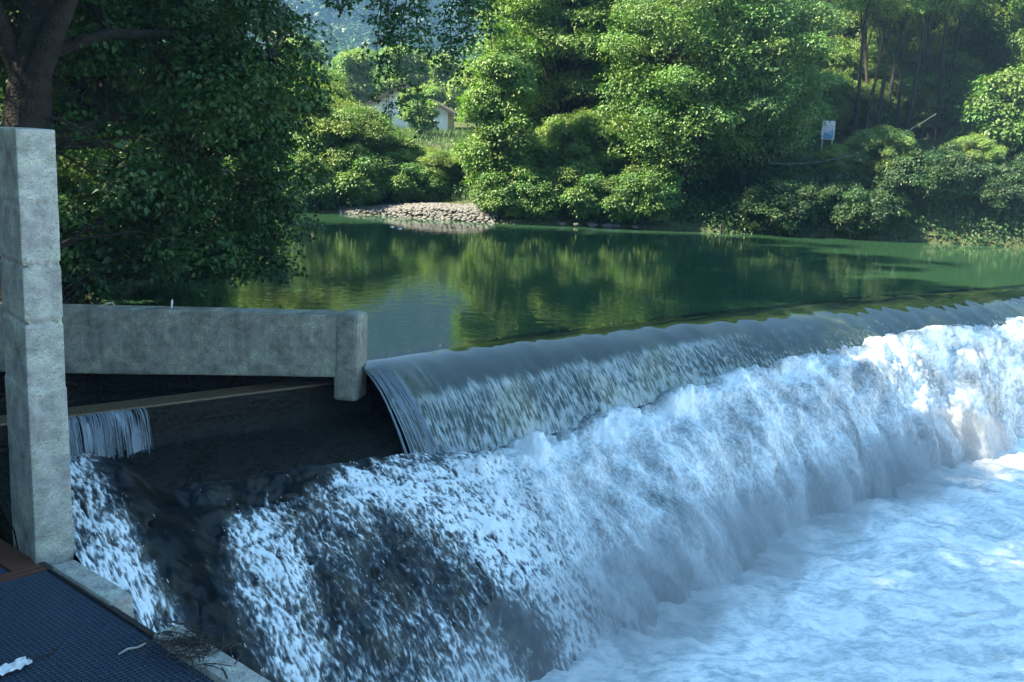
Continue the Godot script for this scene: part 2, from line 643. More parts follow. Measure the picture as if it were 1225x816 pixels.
		return Color(lerpf(0.09 + 0.16 * alga, 0.86, f), lerpf(0.155 + 0.12 * alga, 0.90, f), lerpf(0.15 + 0.04 * alga, 0.93, f), lerpf(0.04, 0.6, sm(0.1, 0.5, f)))
	T.sheet = image(2048, 256, sheet_color)
	M.sheet = M.fall.duplicate()
	M.sheet.albedo_texture = T.sheet
	M.sheet.roughness_texture = T.sheet
	M.sheet.heightmap_texture = T.sheet
	M.sheet.heightmap_scale = 1.0
	M.sheet.metallic_specular = 0.55
	var pool_color := func(u: float, v: float) -> Color:
		var x := u * 30.0
		var y := v * 30.0
		var w := Vector2(nz.get_noise_2d(x * 20, y * 20), nz.get_noise_2d(x * 20 + 500, y * 20)) * 1.6
		var f := 0.86 + nz.get_noise_2d((x + w.x) * 40, (y + w.y) * 110) * 0.30 + nr.get_noise_2d((x + w.x) * 55, (y + w.y) * 120) * 0.10 + nz.get_noise_2d(x * 300, y * 800) * 0.20 + nz.get_noise_2d(x * 1500, y * 2200) * 0.14
		f = clampf(f, 0.25, 1.0)
		return Color(lerpf(0.20, 0.93, f), lerpf(0.33, 0.95, f), lerpf(0.40, 0.965, f), lerpf(0.25, 0.8, f))
	T.pool = image(1024, 1024, pool_color)
	M.pool = M.fall.duplicate()
	M.pool.albedo_texture = T.pool
	M.pool.roughness_texture = T.pool
	M.pool.heightmap_texture = T.pool
	M.pool.heightmap_scale = 4.0
	M.pool.metallic_specular = 0.3


func foam_at(s: float, q: float, l: float) -> float:
	# how white the falling water is: solid foam to the right, torn lace over dark rock at the left end
	var cover := ip(s, [-6, -5.0, -4.7, -4.4, -4.0, -3.6, -2.2, -0.6, 0.6, 2.2, 48], [0.66, 0.70, 0.58, 0.26, 0.46, 0.70, 0.76, 0.76, 0.84, 0.90, 0.96])
	var hole := Vector2((s + 1.55) / 0.9, (q - 0.62) / 0.28)
	cover -= 0.36 * exp(-hole.length_squared())
	hole = Vector2((s + 0.15) / 0.55, (q - 0.92) / 0.20)
	cover -= 0.32 * exp(-hole.length_squared())
	hole = Vector2((s + 4.35) / 0.32, (q - 0.58) / 0.26)
	cover -= 0.30 * exp(-hole.length_squared())
	cover += 0.22 * sm(0.88, 1.0, q) * sm(-4.2, -3.2, s) * (1.0 - sm(-1.2, -0.4, s)) + 0.2 * exp(-pow((q - 0.2) / 0.1, 2)) * sm(-2.0, -1.0, s)
	if s < 0.5 and s > -4.5:
		var from := ip(s, [-4.5, -4.0, -3.6, -3.1, -2.6, -1.4, -0.7, 0.0], [0.55, 0.46, 0.32, 0.22, 0.18, 0.13, 0.06, -0.1]) + nz.get_noise_2d(s * 200, 44) * 0.08 + nz.get_noise_2d(s * 700, q * 500) * 0.06
		cover -= 0.55 * (1.0 - sm(from - 0.08, from + 0.05, q)) * sm(-4.5, -4.2, s) * 0.92
	cover -= 0.26 * (1.0 - sm(0.0, 0.14, q + nz.get_noise_2d(s * 90, 8) * 0.10 + nz.get_noise_2d(s * 30, 18) * 0.12)) * sm(-0.3, 1.0, s) * (1.0 - 0.6 * sm(9, 14, s))
	var wx := nz.get_noise_2d(s * 200, l * 90 + 300) * 0.22
	var wl := nz.get_noise_2d(s * 200 + 700, l * 90) * 0.30
	var big := nz.get_noise_2d(s * 60, l * 24 + 900)
	var lace := nr.get_noise_2d((s + wx) * 300, (l + wl) * 95)
	var lace2 := nr.get_noise_2d((s + wx * 0.5) * 720 + 90, (l + wl * 0.5) * 200)
	var grain := nz.get_noise_2d(s * 1700, l * 480)
	var fine := nz.get_noise_2d(s * 4200, l * 1300)
	var veil := sm(0.2, 1.0, cover + big * 0.42)
	var torn := veil * (0.38 + 0.26 * lace + 0.26 * lace2 + 0.36 * grain) + sm(0.35, 1.0, cover - 0.30 + 0.28 * lace + 0.34 * lace2 + big * 0.35 + grain * 0.35) * 0.7
	torn = clampf(torn + fine * 0.25 * veil, 0.0, 1.0)
	var soft := cover - 0.16 + big * 0.24 + nz.get_noise_2d((s + wx * 0.4) * 170, (l + wl * 0.4) * 60 + 77) * 0.26 + lace2 * 0.08 + grain * 0.20 + fine * 0.16
	return clampf(lerpf(torn, clampf(soft, 0.12, 1.0), sm(-0.2, 2.6, s)), 0, 1)


func land() -> void:
	var xs := [-320, -240, -180, -130, -100, -80]
	for i in range(-66, 82): xs.append(i)
	xs.append_array([84, 90, 100, 120, 150, 200, 260])
	var zs := [60, 40, 30]
	for i in range(24, -112, -1): zs.append(i)
	for i in range(-114, -200, -4): zs.append(i)
	zs.append_array([-200, -215, -230, -250, -270, -290, -310, -340, -380])
	var p := PackedVector3Array()
	var t := PackedVector2Array()
	for z in zs:
		for x in xs:
			p.append(Vector3(x, ground_y(x, z), z))
			t.append(Vector2(x, z))
	tag(put("ground", grid(xs.size(), zs.size(), p, t), M.soil), "", "", "", "structure")


func waters() -> void:
	# upper pool, joined to the sheet at the crest
	var cols := []
	for i in 24: cols.append(-48 + i * 2.0)
	var s0 := 0.0
	while s0 < 46:
		cols.append(s0)
		s0 += 0.08 if s0 < 6 else 0.14
	var p := PackedVector3Array()
	var t := PackedVector2Array()
	var rows := [0, 0.15, 0.4, 0.8, 1.5, 3, 5, 8, 12, 17, 23, 30, 40, 52, 66, 80]
	for r in rows:
		for s in cols:
			if s >= 0:
				p.append(spot(s, bulge(s) - 0.8 - r, 0))
			else:
				p.append(spot(s, -(0.34 - 0.625 * s) / 0.78 - 0.55 - r, 0))
			t.append(Vector2(s, r))
	tag(put("river_water", grid(cols.size(), rows.size(), p, t), M.water), "", "", "", "structure")
	# the sheet over the crest
	p = PackedVector3Array()
	t = PackedVector2Array()
	var ss := []
	for s in cols:
		if s >= 0: ss.append(s)
	var nt := 44
	for j in nt:
		var v := float(j) / (nt - 1)
		for s in ss:
			var q := sheet(s, v)
			var rib := nz.get_noise_2d(s * 260, v * 60) * 0.012 * sm(0.35, 0.6, v) + nz.get_noise_2d(s * 120, v * 25 + 40) * 0.012 * sm(0.05, 0.25, v) + nz.get_noise_2d(s * 30, v * 40) * 0.025 * sm(0.1, 0.4, v) + nz.get_noise_2d(s * 800, v * 200) * 0.03 * sm(0.56, 0.72, v) * (1.0 - 0.7 * sm(8, 11, s))
			if s < 1.2: rib += (nz.get_noise_2d(s * 500 - v * 60, 77) * 0.06) * sm(0.3, 0.6, v)
			p.append(q + (N * 0.6 + Vector3.UP) * rib)
			t.append(Vector2(log(1.0 + s / 8.0) / log(7.0), v))
	tag(put("crest_water", grid(ss.size(), nt, p, t), M.sheet), "", "", "", "structure")
	# the white fall below it
	p = PackedVector3Array()
	t = PackedVector2Array()
	ss = []
	s0 = -5.5
	while s0 < 46:
		ss.append(s0)
		s0 += 0.035 if s0 < 4 else 0.05 if s0 < 10 else 0.09
	nt = 100
	for j in nt:
		var q := 1.07 * j / (nt - 1)
		for s in ss:
			var at := fall(s, q)
			var l := q * 5.2
			var f := foam_at(s, q, l)
			var right := sm(-0.5, 2.5, s)
			var lump := nz.get_noise_3d(s * 50, l * 30, 5) * 0.34 * right + nz.get_noise_3d(s * 150, l * 80, 40) * lerpf(0.10, 0.15, right) + nz.get_noise_3d(s * 430, l * 200, 80) * lerpf(0.03, 0.055, right)
			var lip: float = exp(-pow((q - 0.16 - 0.06 * nz.get_noise_2d(s * 60, 33)) / 0.09, 2)) * maxf(-0.15, nz.get_noise_2d(s * 75, 61) + 0.2 * nz.get_noise_2d(s * 400, l * 200)) * lerpf(0.8, 0.4, sm(4, 10, s)) * right - 0.14 * (1.0 - sm(0.0, 0.15, q)) * right * (1.0 - 0.8 * sm(8, 12, s))
			if s < 0.4: lump += (nz.get_noise_3d(s * 120, l * 110, 300) * 0.16 + absf(nz.get_noise_3d(s * 300, l * 240, 320)) * 0.08) * (1.0 - sm(0.1, 0.5, f)) * (1.0 - sm(-0.6, 0.4, s))
			lump *= (0.45 + 0.55 * sm(0.0, 0.12, q)) * (1.0 - 0.4 * sm(0.85, 1.0, q))
			var out := (N * (0.3 + 0.5 * q) + Vector3.UP * (0.9 - 0.6 * q)).normalized()
			p.append(at + out * (lump + (f - 0.4) * 0.05 * sm(0, 0.1, q) + lip))
			t.append(Vector2(log(1.0 + (s + 6.0) / 8.0) / log(6.75), minf(q, 0.998)))
	tag(put("waterfall", grid(ss.size(), nt, p, t), M.fall), "", "", "", "structure")
	# the boiling pool below
	var xs := []
	var x0 := -5.0
	while x0 < 60:
		xs.append(x0)
		x0 += 0.10 if x0 < 14 else 0.3
	var zs := []
	var z0 := 6.0
	while z0 > -52:
		zs.append(z0)
		z0 -= 0.3 if z0 > -7 else 0.11
	p = PackedVector3Array()
	t = PackedVector2Array()
	for z in zs:
		for x in xs:
			var r := Vector3(x, 0, z) - P0
			var d := r.dot(N) - n_foot(r.dot(E))
			var near := exp(-absf(d) / 2.0)
			var y := nz.get_noise_2d(x * 22, z * 34) * 0.20 + nz.get_noise_2d(x * 90, z * 150) * 0.08 + nz.get_noise_2d(x * 260, z * 420) * 0.05
			p.append(Vector3(x, LOW - 0.12 + y * (1.0 + near * 0.4) + 0.08 * near, z))
			t.append(Vector2(x, z) / 17.0)
	tag(put("foaming_water", grid(xs.size(), zs.size(), p, t), M.pool), "", "", "", "structure")
	# still channel between the low lip and the wall
	var b := MB.new()
	b.quad(spot(-0.3, -0.9, -0.56), spot(-7.5, -0.9, -0.56), spot(-7.5, -4.6, -0.56), spot(-0.3, -1.2, -0.56))
	tag(put("channel_water", b.done(), M.channel), "", "", "", "structure")


func weir_and_wall() -> void:
	var weir := base("weir")
	tag(weir, "dark wet stone weir with its low bare lip left of the falling water", "weir")
	# body under the water, and the bare end left of it
	var prof := [[-1.35, -3.0], [-1.35, -0.47], [-1.31, -0.45], [-0.84, -0.43], [-0.79, -0.46], [-0.76, -0.85], [-0.68, -1.02], [-0.2, -1.10], [0.5, -1.18], [1.05, -1.34], [1.35, -1.7], [1.7, -3.2], [1.8, -4.6]]
	var ns := 130
	var p := PackedVector3Array()
	var t := PackedVector2Array()
	for k in range(3, prof.size()):
		for sub in (4 if k < prof.size() - 1 else 1):
			for i in ns:
				var s := lerpf(-6.0, 0.5, i / (ns - 1.0))
				var a: Array = prof[k]
				var c: Array = prof[mini(k + 1, prof.size() - 1)]
				var n := lerpf(a[0], c[0], sub / 4.0)
				var y := lerpf(a[1], c[1], sub / 4.0)
				var amt := sm(-0.79, -0.6, n)
				var block := absf(fposmod(s * 0.9 + floor(n * 1.4) * 0.37, 1.0) - 0.5)
				var d := nz.get_noise_3d(s * 90, y * 90, n * 90) * 0.10 * amt + nz.get_noise_3d(s * 330, y * 330, n * 330) * 0.03 - 0.03 * sm(0.46, 0.5, block) * amt
				p.append(spot(s, n + bulge(maxf(s, 0)) + d * 0.6, y + d))
				t.append(Vector2(s, n))
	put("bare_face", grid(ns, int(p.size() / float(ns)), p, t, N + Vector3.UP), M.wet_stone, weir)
	var ledge := rough_box(Vector3(6.3, 0.5, 0.5), 0.08, 0.012, 0.02, 4.0)
	var lg := put("lip", ledge, M.wet_stone, weir)
	lg.transform = Transform3D(Basis(E, Vector3.UP, N), spot(-3.05, -1.04, -0.675))
	var top := put("lip_top", rough_box(Vector3(6.3, 0.05, 0.48), 0.08, 0.008, 0.015, 14.0), M.lip, weir)
	top.transform = Transform3D(Basis(E, Vector3.UP, N), spot(-3.05, -1.045, -0.412))
	var core := MB.new()
	for i in 30:
		var sa := 0.3 + i * 1.5
		var sb := sa + 1.5
		var a0 := bulge(sa)
		var b0 := bulge(sb)
		core.quad(spot(sa, a0 - 1.0, -0.35), spot(sb, b0 - 1.0, -0.35), spot(sb, b0 + 0.2, -0.5), spot(sa, a0 + 0.2, -0.5))
		core.quad(spot(sa, a0 + 0.2, -0.5), spot(sb, b0 + 0.2, -0.5), spot(sb, b0 + 0.7, -1.6), spot(sa, a0 + 0.7, -1.6))
		core.quad(spot(sa, a0 + 0.7, -1.6), spot(sb, b0 + 0.7, -1.6), spot(sb, b0 + 1.1, -4.6), spot(sa, a0 + 1.1, -4.6))
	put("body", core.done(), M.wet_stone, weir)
	# the concrete wall behind the channel, with its end pier
	var wall := base("concrete_wall")
	tag(wall, "grey stained concrete wall between the pillar and the start of the fall", "wall")
	var right := Vector3(-2.98, 0, -18.22)
	var left := Vector3(-9.2, 0, -17.58)
	var along := (right - left).normalized()
	var back := along.cross(Vector3.UP)
	var wb := Basis(along, Vector3.UP, back)
	if back.z < 0: wb = Basis(along, Vector3.UP, -back)
	var w := put("wall_body", rough_box(Vector3(right.distance_to(left), 1.10, 0.46), 0.07, 0.012, 0.03, 1.0, [[-0.14, 0.03], [0.18, 0.014]]), M.concrete_old, wall)
	w.transform = Transform3D(wb, (right + left) * 0.5 + Vector3(0, 0.35, 0))
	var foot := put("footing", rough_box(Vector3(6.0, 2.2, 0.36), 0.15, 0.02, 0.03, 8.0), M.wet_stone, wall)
	foot.transform = Transform3D(wb, (right + left) * 0.5 + Vector3(0, -1.28, 0) - wb.z * 0.42)
	var pier := put("end_pier", rough_box(Vector3(0.44, 1.50, 0.56), 0.04, 0.018, 0.07, 2.0, [[-0.1, 0.01]]), M.concrete_old, wall)
	pier.transform = Transform3D(wb.rotated(Vector3.UP, -0.30), Vector3(-2.76, 0.15, -18.22))
	# the tall pillar
	var pil := base("concrete_pillar", spot(-5.74, 1.42, -1.6))
	pil.basis = Basis(E, Vector3.UP, N)
	tag(pil, "tall weathered grey concrete pillar at the left edge, standing beside the grating", "pillar")
	var low := put("shaft_base", rough_box(Vector3(0.47, 2.42, 1.06), 0.05, 0.012, 0.025, 3.0, [[0.2, 0.004]]), M.concrete, pil)
	low.position = Vector3(0, 1.11, 0)
	var high := put("shaft", rough_box(Vector3(0.45, 3.16, 1.03), 0.022, 0.010, 0.02, 5.0, [[-0.72, 0.035], [-0.02, 0.035], [0.7, 0.012]]), M.concrete, pil)
	high.position = Vector3(0, 3.86, 0)


func platform() -> void:
	var pl := base("grating_platform", spot(-6.97, 4.23, -1.5))
	pl.basis = Basis(E, Vector3.UP, N).rotated(Vector3.UP, 0.159)
	tag(pl, "dark steel grating platform at the lower left corner beside the pillar", "platform")
	var y := -0.03
	# walkway right of and below the rusty cross angle: local x is E, z is N; its right edge drifts outwards downstream
	for panel in [[-2.4, 1.37, -1.82, 3.6], [-2.4, 1.02, -4.0, -2.04]]:
		var b := MB.new()
		var x: float = panel[0]
		while x < panel[1]:
			b.box(Vector3(x, y, (panel[2] + panel[3]) * 0.5), Vector3(0.010, 0.03, panel[3] - panel[2]))
			x += 0.06
		var z: float = panel[2]
		while z < panel[3]:
			b.box(Vector3((panel[0] + panel[1]) * 0.5, y + 0.004, z), Vector3(panel[1] - panel[0], 0.028, 0.012))
			z += 0.06
		tag(put("grating", b.done(), M.steel, pl), "", "", "", "stuff")
	var f := MB.new()
	f.box(Vector3(1.415, -0.05, 0.62), Vector3(0.07, 0.12, 5.9))
	put("edge_angle", f.done(), M.steel_dark, pl)
	f = MB.new()
	f.box(Vector3(-0.5, -0.012, -1.87), Vector3(3.75, 0.035, 0.085))
	f.box(Vector3(-0.5, -0.012, -1.985), Vector3(3.75, 0.035, 0.09))
	put("cross_angle", f.done(), M.rust, pl)
	f = MB.new()
	f.box(Vector3(1.21, -0.015, -3.0), Vector3(0.34, 0.03, 1.9))
	put("cover_plate", f.done(), M.rust, pl)
	f = MB.new()
	f.box(Vector3(-0.3, -1.4, 0.2), Vector3(3.6, 0.1, 9.5))
	put("sump_floor", f.done(), M.steel_dark, pl)
	for i in 4:
		f = MB.new()
		f.box(Vector3(-0.4, -0.12, -1.4 + i * 1.4), Vector3(3.4, 0.14, 0.06))
		put("joist", f.done(), M.steel_dark, pl)
	var k := base("concrete_kerb", spot(-5.66, 2.93, -1.44))
	k.basis = Basis(E, Vector3.UP, N).rotated(Vector3.UP, 0.16)
	var kb := put("kerb_block", rough_box(Vector3(0.30, 1.9, 1.45), 0.05, 0.015, 0.03, 6.0), M.concrete, k)
	kb.position = Vector3(0.06, -0.95, 0.02)
	tag(k, "short concrete kerb at the foot of the pillar, washed by the spill", "kerb")
	var k2 := base("concrete_kerb", spot(-5.12, 6.25, -1.44))
	k2.basis = Basis(E, Vector3.UP, N).rotated(Vector3.UP, 0.15)
	var kb2 := put("kerb_block", rough_box(Vector3(0.34, 1.9, 3.2), 0.06, 0.02, 0.04, 9.0), M.concrete, k2)
	kb2.position = Vector3(0.02, -0.95, 0)
	tag(k2, "concrete kerb at the bottom edge carrying the heap of twigs", "kerb")
	# a dark block of rock that the spill runs round
	var rock := put("boulder", stone_mesh(41, 0.16), M.wet_stone)
	rock.position = spot(-4.35, 1.7, -2.6)
	rock.scale = Vector3(0.9, 2.4, 1.5)
	tag(rock, "dark wet rock between the spill and the torn white water", "rock")


func stone_mesh(sd: int, amp: float) -> ArrayMesh:
	var nu := 13
	var nv := 9
	var p := PackedVector3Array()
	var t := PackedVector2Array()
	for j in nv:
		for i in nu:
			var a := TAU * i / (nu - 1)
			var c := PI * j / (nv - 1)
			var d := Vector3(sin(c) * cos(a), cos(c), sin(c) * sin(a))
			var k := 0.5 + amp * 1.6 * nz.get_noise_3d(d.x * 60 + sd * 31, d.y * 60, d.z * 60)
			p.append(d * k)
			t.append(Vector2(i, j))
	var b := MB.new()
	b.v = p
	b.uv = t
	for q in p: b.n.append(q.normalized())
	for j in nv - 1:
		for i in nu - 1:
			var a := j * nu + i
			b.ix.append_array([a, a + nu, a + 1, a + 1, a + nu, a + nu + 1])
	return b.done()


func far_bank_objects() -> void:
	# stony spit: the bank itself, its stones as parts
	var spit := base("stony_bank", Vector3(-3, 0, -50.3))
	tag(spit, "", "", "", "structure")
	var kinds := []
	for i in 6: kinds.append(stone_mesh(i, 0.3))
	var n := 0
	while n < 290:
		var x := rng.randf_range(-8.2, -1.2)
		var z := rng.randf_range(-52.2, -48.7)
		var y := ground_y(x, z)
		if y < -0.06 or y > 1.15 or rng.randf() < clampf((x + 8.5) * -0.2 + 0.6, 0, 0.9): continue
		var o := put("stone", kinds[n % 6], M.stone, spit)
		var k := rng.randf_range(0.09, 0.21)
		o.basis = Basis(Vector3(rng.randfn(), rng.randfn(), rng.randfn()).normalized(), rng.randf() * TAU).scaled(Vector3(k * 1.2, k * 0.8, k))
		o.position = Vector3(x, y + k * 0.12, z) - spit.position
		n += 1
	var heaps := []
	var grey := []
	while heaps.size() < 1500:
		var x := rng.randf_range(-8.4, -0.9)
		var z := rng.randf_range(-52.0, -48.6)
		var y := ground_y(x, z)
		if y < -0.1 or y > 1.2: continue
		var k := rng.randf_range(0.08, 0.2)
		heaps.append(Transform3D(Basis(Vector3(rng.randfn(), rng.randfn(), rng.randfn()).normalized(), rng.randf() * TAU).scaled(Vector3(k * 1.2, k * 0.8, k)), Vector3(x, y + k * 0.1, z) - spit.position))
		grey.append(Color.WHITE)
	cloud_of(kinds[2], heaps, grey, M.stone, "gravel", spit)
	for a in [[2.0, -48.85, 0.3], [2.7, -48.8, 0.26], [3.4, -48.75, 0.35], [4.1, -48.8, 0.45], [4.5, -48.75, 0.3], [5.3, -48.7, 0.25]]:
		var o := put("stone", kinds[int(a[0] * 10) % 6], M.stone, spit)
		o.basis = Basis(Vector3.UP, a[0] * 7).scaled(Vector3(a[2] * 1.3, a[2] * 0.7, a[2]))
		o.position = Vector3(a[0], 0.08, a[1]) - spit.position
	# white house
	var h := base("white_house", Vector3(-9.3, 3.6, -88.0))
	tag(h, "white gabled house half hidden by shrubs beyond the far bank", "house")
	var b := MB.new()
	var gx := 3.5
	b.quad(Vector3(-gx, 0, 0), Vector3(-gx, 1.9, 0), Vector3(gx, 1.9, 0), Vector3(gx, 0, 0))
	b.tri(Vector3(-gx, 1.9, 0), Vector3(0, 3.7, 0), Vector3(gx, 1.9, 0))
	b.quad(Vector3(gx, 0, -9), Vector3(-gx, 0, -9), Vector3(-gx, 1.9, -9), Vector3(gx, 1.9, -9))
	b.tri(Vector3(gx, 1.9, -9), Vector3(-gx, 1.9, -9), Vector3(0, 3.7, -9))
	b.quad(Vector3(gx, 0, 0), Vector3(gx, 1.9, 0), Vector3(gx, 1.9, -9), Vector3(gx, 0, -9))
	b.quad(Vector3(-gx, 0, -9), Vector3(-gx, 1.9, -9), Vector3(-gx, 1.9, 0), Vector3(-gx, 0, 0))
	put("wall", b.done(), M.white_paint, h)
	b = MB.new()
	for s in [-1.0, 1.0]:
		var ang := atan2(1.8, 3.5)
		b.box(Vector3(s * 1.95, 2.80, -4.5), Vector3(4.7, 0.22, 10.0), Basis(Vector3.BACK, -s * ang))
	put("roof", b.done(), M.roof, h)
	for wx in [-1.6, 1.6]:
		b = MB.new()
		b.box(Vector3(wx, 1.15, 0.02), Vector3(1.25, 0.9, 0.10))
		var win := put("window", b.done(), M.roof, h)
		b = MB.new()
		b.box(Vector3(wx, 1.15, 0.06), Vector3(1.0, 0.7, 0.06))
		put("pane", b.done(), M.glass, win)
	# information board on its post
	var sg := base("sign_board", Vector3(14.5, 3.0, -52.0), -0.25)
	tag(sg, "small white information board with faded blue print among the far trees", "sign")
	b = MB.new()
	b.tube([Vector3(-0.22, -0.8, -0.03), Vector3(-0.22, 2.2, -0.03)], [0.02, 0.02], 8)
	b.tube([Vector3(0.22, -0.8, -0.03), Vector3(0.22, 2.12, -0.03)], [0.02, 0.02], 8)
	put("post", b.done(), M.white_paint, sg)
	var print_face := func(u: float, v: float) -> Color:
		var k := nz.get_noise_2d(u * 900, v * 1300)
		var blue := sm(0.42, 0.75, v + nz.get_noise_2d(u * 300, v * 300) * 0.35) * sm(0.06, 0.2, u) * sm(0.04, 0.12, 1.0 - u)
		var c := Color(0.80, 0.80, 0.86).lerp(Color(0.25, 0.50, 0.68), blue * 0.8)
		return c.darkened(0.35 * sm(0.15, 0.35, k) * sm(0.1, 0.25, v))
	var bm := mat(Color.WHITE, 0.5)
	bm.albedo_texture = image(96, 128, print_face)
	b = MB.new()
	b.box(Vector3(0, 1.72, 0), Vector3(0.60, 0.86, 0.04))
	put("panel", b.done(), M.white_paint, sg)
	var face := QuadMesh.new()
	face.size = Vector2(0.55, 0.81)
	var fo := put("print", face, bm, sg)
	fo.position = Vector3(0, 1.72, 0.024)
	# slack cable
	var pts := []
	var rad := []
	for i in 25:
		var u := i / 24.0
		pts.append(Vector3(lerpf(11.2, 18.6, u), lerpf(3.15, 5.6, u * u), lerpf(-48.9, -49.6, u)) - Vector3(0, 0.12 * sin(u * PI), 0))
		rad.append(0.010)
	b = MB.new()
	b.tube(pts, rad, 5)
	tag(put("cable", b.done(), mat(lin(0.16, 0.18, 0.19), 0.6)), "slack pale cable hanging in front of the trees below the white board", "cable")
	# pale boulder on the bank edge
	var pale := put("pale_boulder", stone_mesh(77, 0.22), M.white_paint)
	pale.scale = Vector3(1.5, 0.75, 1.0)
	pale.position = Vector3(23.8, 2.95, -50.2)
	tag(pale, "white boulder showing above the bank bushes at the right edge", "boulder")
	# stake at the waterline
	b = MB.new()
	b.tube([Vector3(9.05, -0.6, -47.9), Vector3(9.02, 0.45, -47.85)], [0.06, 0.05], 7)
	tag(put("wooden_stake", b.done(), M.twig), "thin weathered stake standing in the water under the far trees", "stake")


func trees() -> void:
	T.sp_broad = spray(16, 0.36, 0.135, 0.085, 0.55, 1)
	T.sp_fine = spray(34, 0.40, 0.125, 0.06, 0.45, 2)
	T.sp_near = spray(12, 0.26, 0.125, 0.085, 0.6, 3)
	T.sp_far = spray(12, 0.55, 0.30, 0.2, 0.5, 4)
	proto.dense = make_tree("dense_tree", {h = 13.0, r = 3.9, from = 0.6, stems = 2, trunk = 0.2, clumps = 230, per = 30, flat = 0.5, clump_r = 1.1, spray = T.sp_broad, leaves = M.leaf_mid})
	proto.light = make_tree("light_tree", {h = 14.5, r = 4.4, from = 2.2, stems = 3, trunk = 0.17, lean = 0.14, clumps = 290, per = 31, flat = 0.36, clump_r = 1.15, spray = T.sp_fine, leaves = M.leaf_light})
	proto.slender = make_tree("slender_tree", {h = 9.5, r = 1.9, from = 1.0, stems = 1, trunk = 0.1, clumps = 110, per = 24, flat = 0.5, clump_r = 0.7, cone = 0.4, spray = T.sp_broad, leaves = M.leaf_light})
	proto.tall = make_tree("tall_tree", {h = 14.0, r = 3.0, from = 6.2, stems = 3, trunk = 0.13, lean = 0.09, branch = 0.14, clumps = 56, per = 24, flat = 0.35, clump_r = 0.95, spray = T.sp_fine, leaves = M.leaf_light})
	proto.shrub = make_tree("shrub", {h = 3.2, r = 1.9, from = 0.1, stems = 5, trunk = 0.05, lean = 0.3, clumps = 70, per = 32, flat = 0.55, clump_r = 0.6, spray = T.sp_broad, leaves = M.leaf_mid})
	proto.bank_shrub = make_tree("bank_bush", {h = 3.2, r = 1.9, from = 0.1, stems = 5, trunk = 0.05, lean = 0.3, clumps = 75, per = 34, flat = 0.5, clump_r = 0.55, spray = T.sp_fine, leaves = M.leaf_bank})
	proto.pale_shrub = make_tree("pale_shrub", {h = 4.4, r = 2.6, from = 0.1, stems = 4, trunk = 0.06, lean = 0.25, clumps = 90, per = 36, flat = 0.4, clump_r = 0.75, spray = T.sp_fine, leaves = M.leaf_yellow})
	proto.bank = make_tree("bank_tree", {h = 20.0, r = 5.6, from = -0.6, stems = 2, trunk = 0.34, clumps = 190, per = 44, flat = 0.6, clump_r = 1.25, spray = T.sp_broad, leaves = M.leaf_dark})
	proto.distant = make_tree("distant_tree", {h = 9.0, r = 3.4, from = 0.8, stems = 1, trunk = 0.25, clumps = 60, per = 30, flat = 0.5, clump_r = 1.1, spray = T.sp_far, leaves = M.leaf_light})
	# far bank, left to right
	plant("slender", "slender_tree", -1.1, -50.6, 1.0, "slender pale tree with one thin trunk rising from the end of the stony spit", "tree")
	plant("light", "light_tree", 2.4, -57.0, 1.08, "large light green tree with several thin stems right of the slender tree", "tree")
	plant("light", "light_tree", 6.0, -57.5, 1.1, "tall light green tree in the middle, its layered crown reaching out of the picture", "tree")
	plant("dense", "dense_tree", 7.6, -51.2, 0.95, "dense rounded tree hanging to the water in the middle of the far bank", "tree")
	plant("dense", "dense_tree", 10.9, -51.6, 0.86, "dense tree just left of the white board, reaching down the bank to the water", "tree")
	plant("tall", "tall_tree", 13.6, -57.0, 0.95, "slim bare stemmed tree standing directly behind the white board", "tree")
	plant("light", "light_tree", 9.8, -59.0, 0.8, "light green tree topping the dense dark trees from behind", "tree")
	for a in [[18.3, -60.0, 1.0, "leftmost of the bare dark trunks behind the right bank"], [19.5, -60.6, 1.1, "straight bare trunked tree second from the left behind the right bank"], [20.9, -60.2, 1.0, "bare trunked tree leaning right in the middle of the trunks behind the right bank"], [23.0, -61.0, 1.05, "dark straight trunk pair standing alone right of the other bare trunks"]]:
		plant("tall", "tall_tree", a[0], a[1], a[2], a[3], "tree")
	plant("shrub", "round_bush", 25.6, -56.5, 1.55, "large round bright bush on the right above the grassy lane", "bush")
	plant("dense", "dense_tree", 28.5, -58.0, 0.9, "dense tree cut by the right edge above the round bush", "tree")
	# shrubs left of the spit
	var left := "shrubs left of the stony spit"
	for a in [[-11.2, -55.0, 1.2], [-8.9, -55.2, 1.0], [-6.6, -55.4, 0.72], [-4.4, -55.4, 0.5], [-13.0, -58.0, 1.4], [-2.6, -56.0, 0.45]]:
		plant("pale_shrub", "pale_shrub", a[0], a[1], a[2], "sunlit yellow green shrub in the thicket left of the stony spit", "shrub", left)
	for a in [[-10.0, -52.2, 0.85], [-8.2, -52.9, 0.9], [-6.3, -53.6, 0.75], [-4.6, -53.8, 0.55]]:
		plant("shrub", "dark_shrub", a[0], a[1], a[2], "low dark shrub overhanging the shaded water left of the stony spit", "shrub", "dark shrubs along the shaded shore")
	# waterline shrubs of the middle and right
	for a in [[-0.4, -49.9, 0.75], [1.0, -49.7, 0.6], [2.6, -49.8, 0.75], [4.3, -49.4, 0.62], [5.8, -49.6, 0.8]]:
		plant("shrub", "waterside_shrub", a[0], a[1], a[2], "leafy shrub at the waterline below the light green trees", "shrub", "shrubs at the waterline in the middle")
	for i in 13:
		var x := 11.6 + i * 1.15 + rng.randf_range(-0.3, 0.3)
		plant("bank_shrub", "bank_bush", x, -49.6 + x * 0.05 + rng.randf_range(-0.4, 0.4), rng.randf_range(0.62, 0.82), "bush spilling over the steep shaded bank at the right", "bush", "bushes on the steep right bank", 0.7)
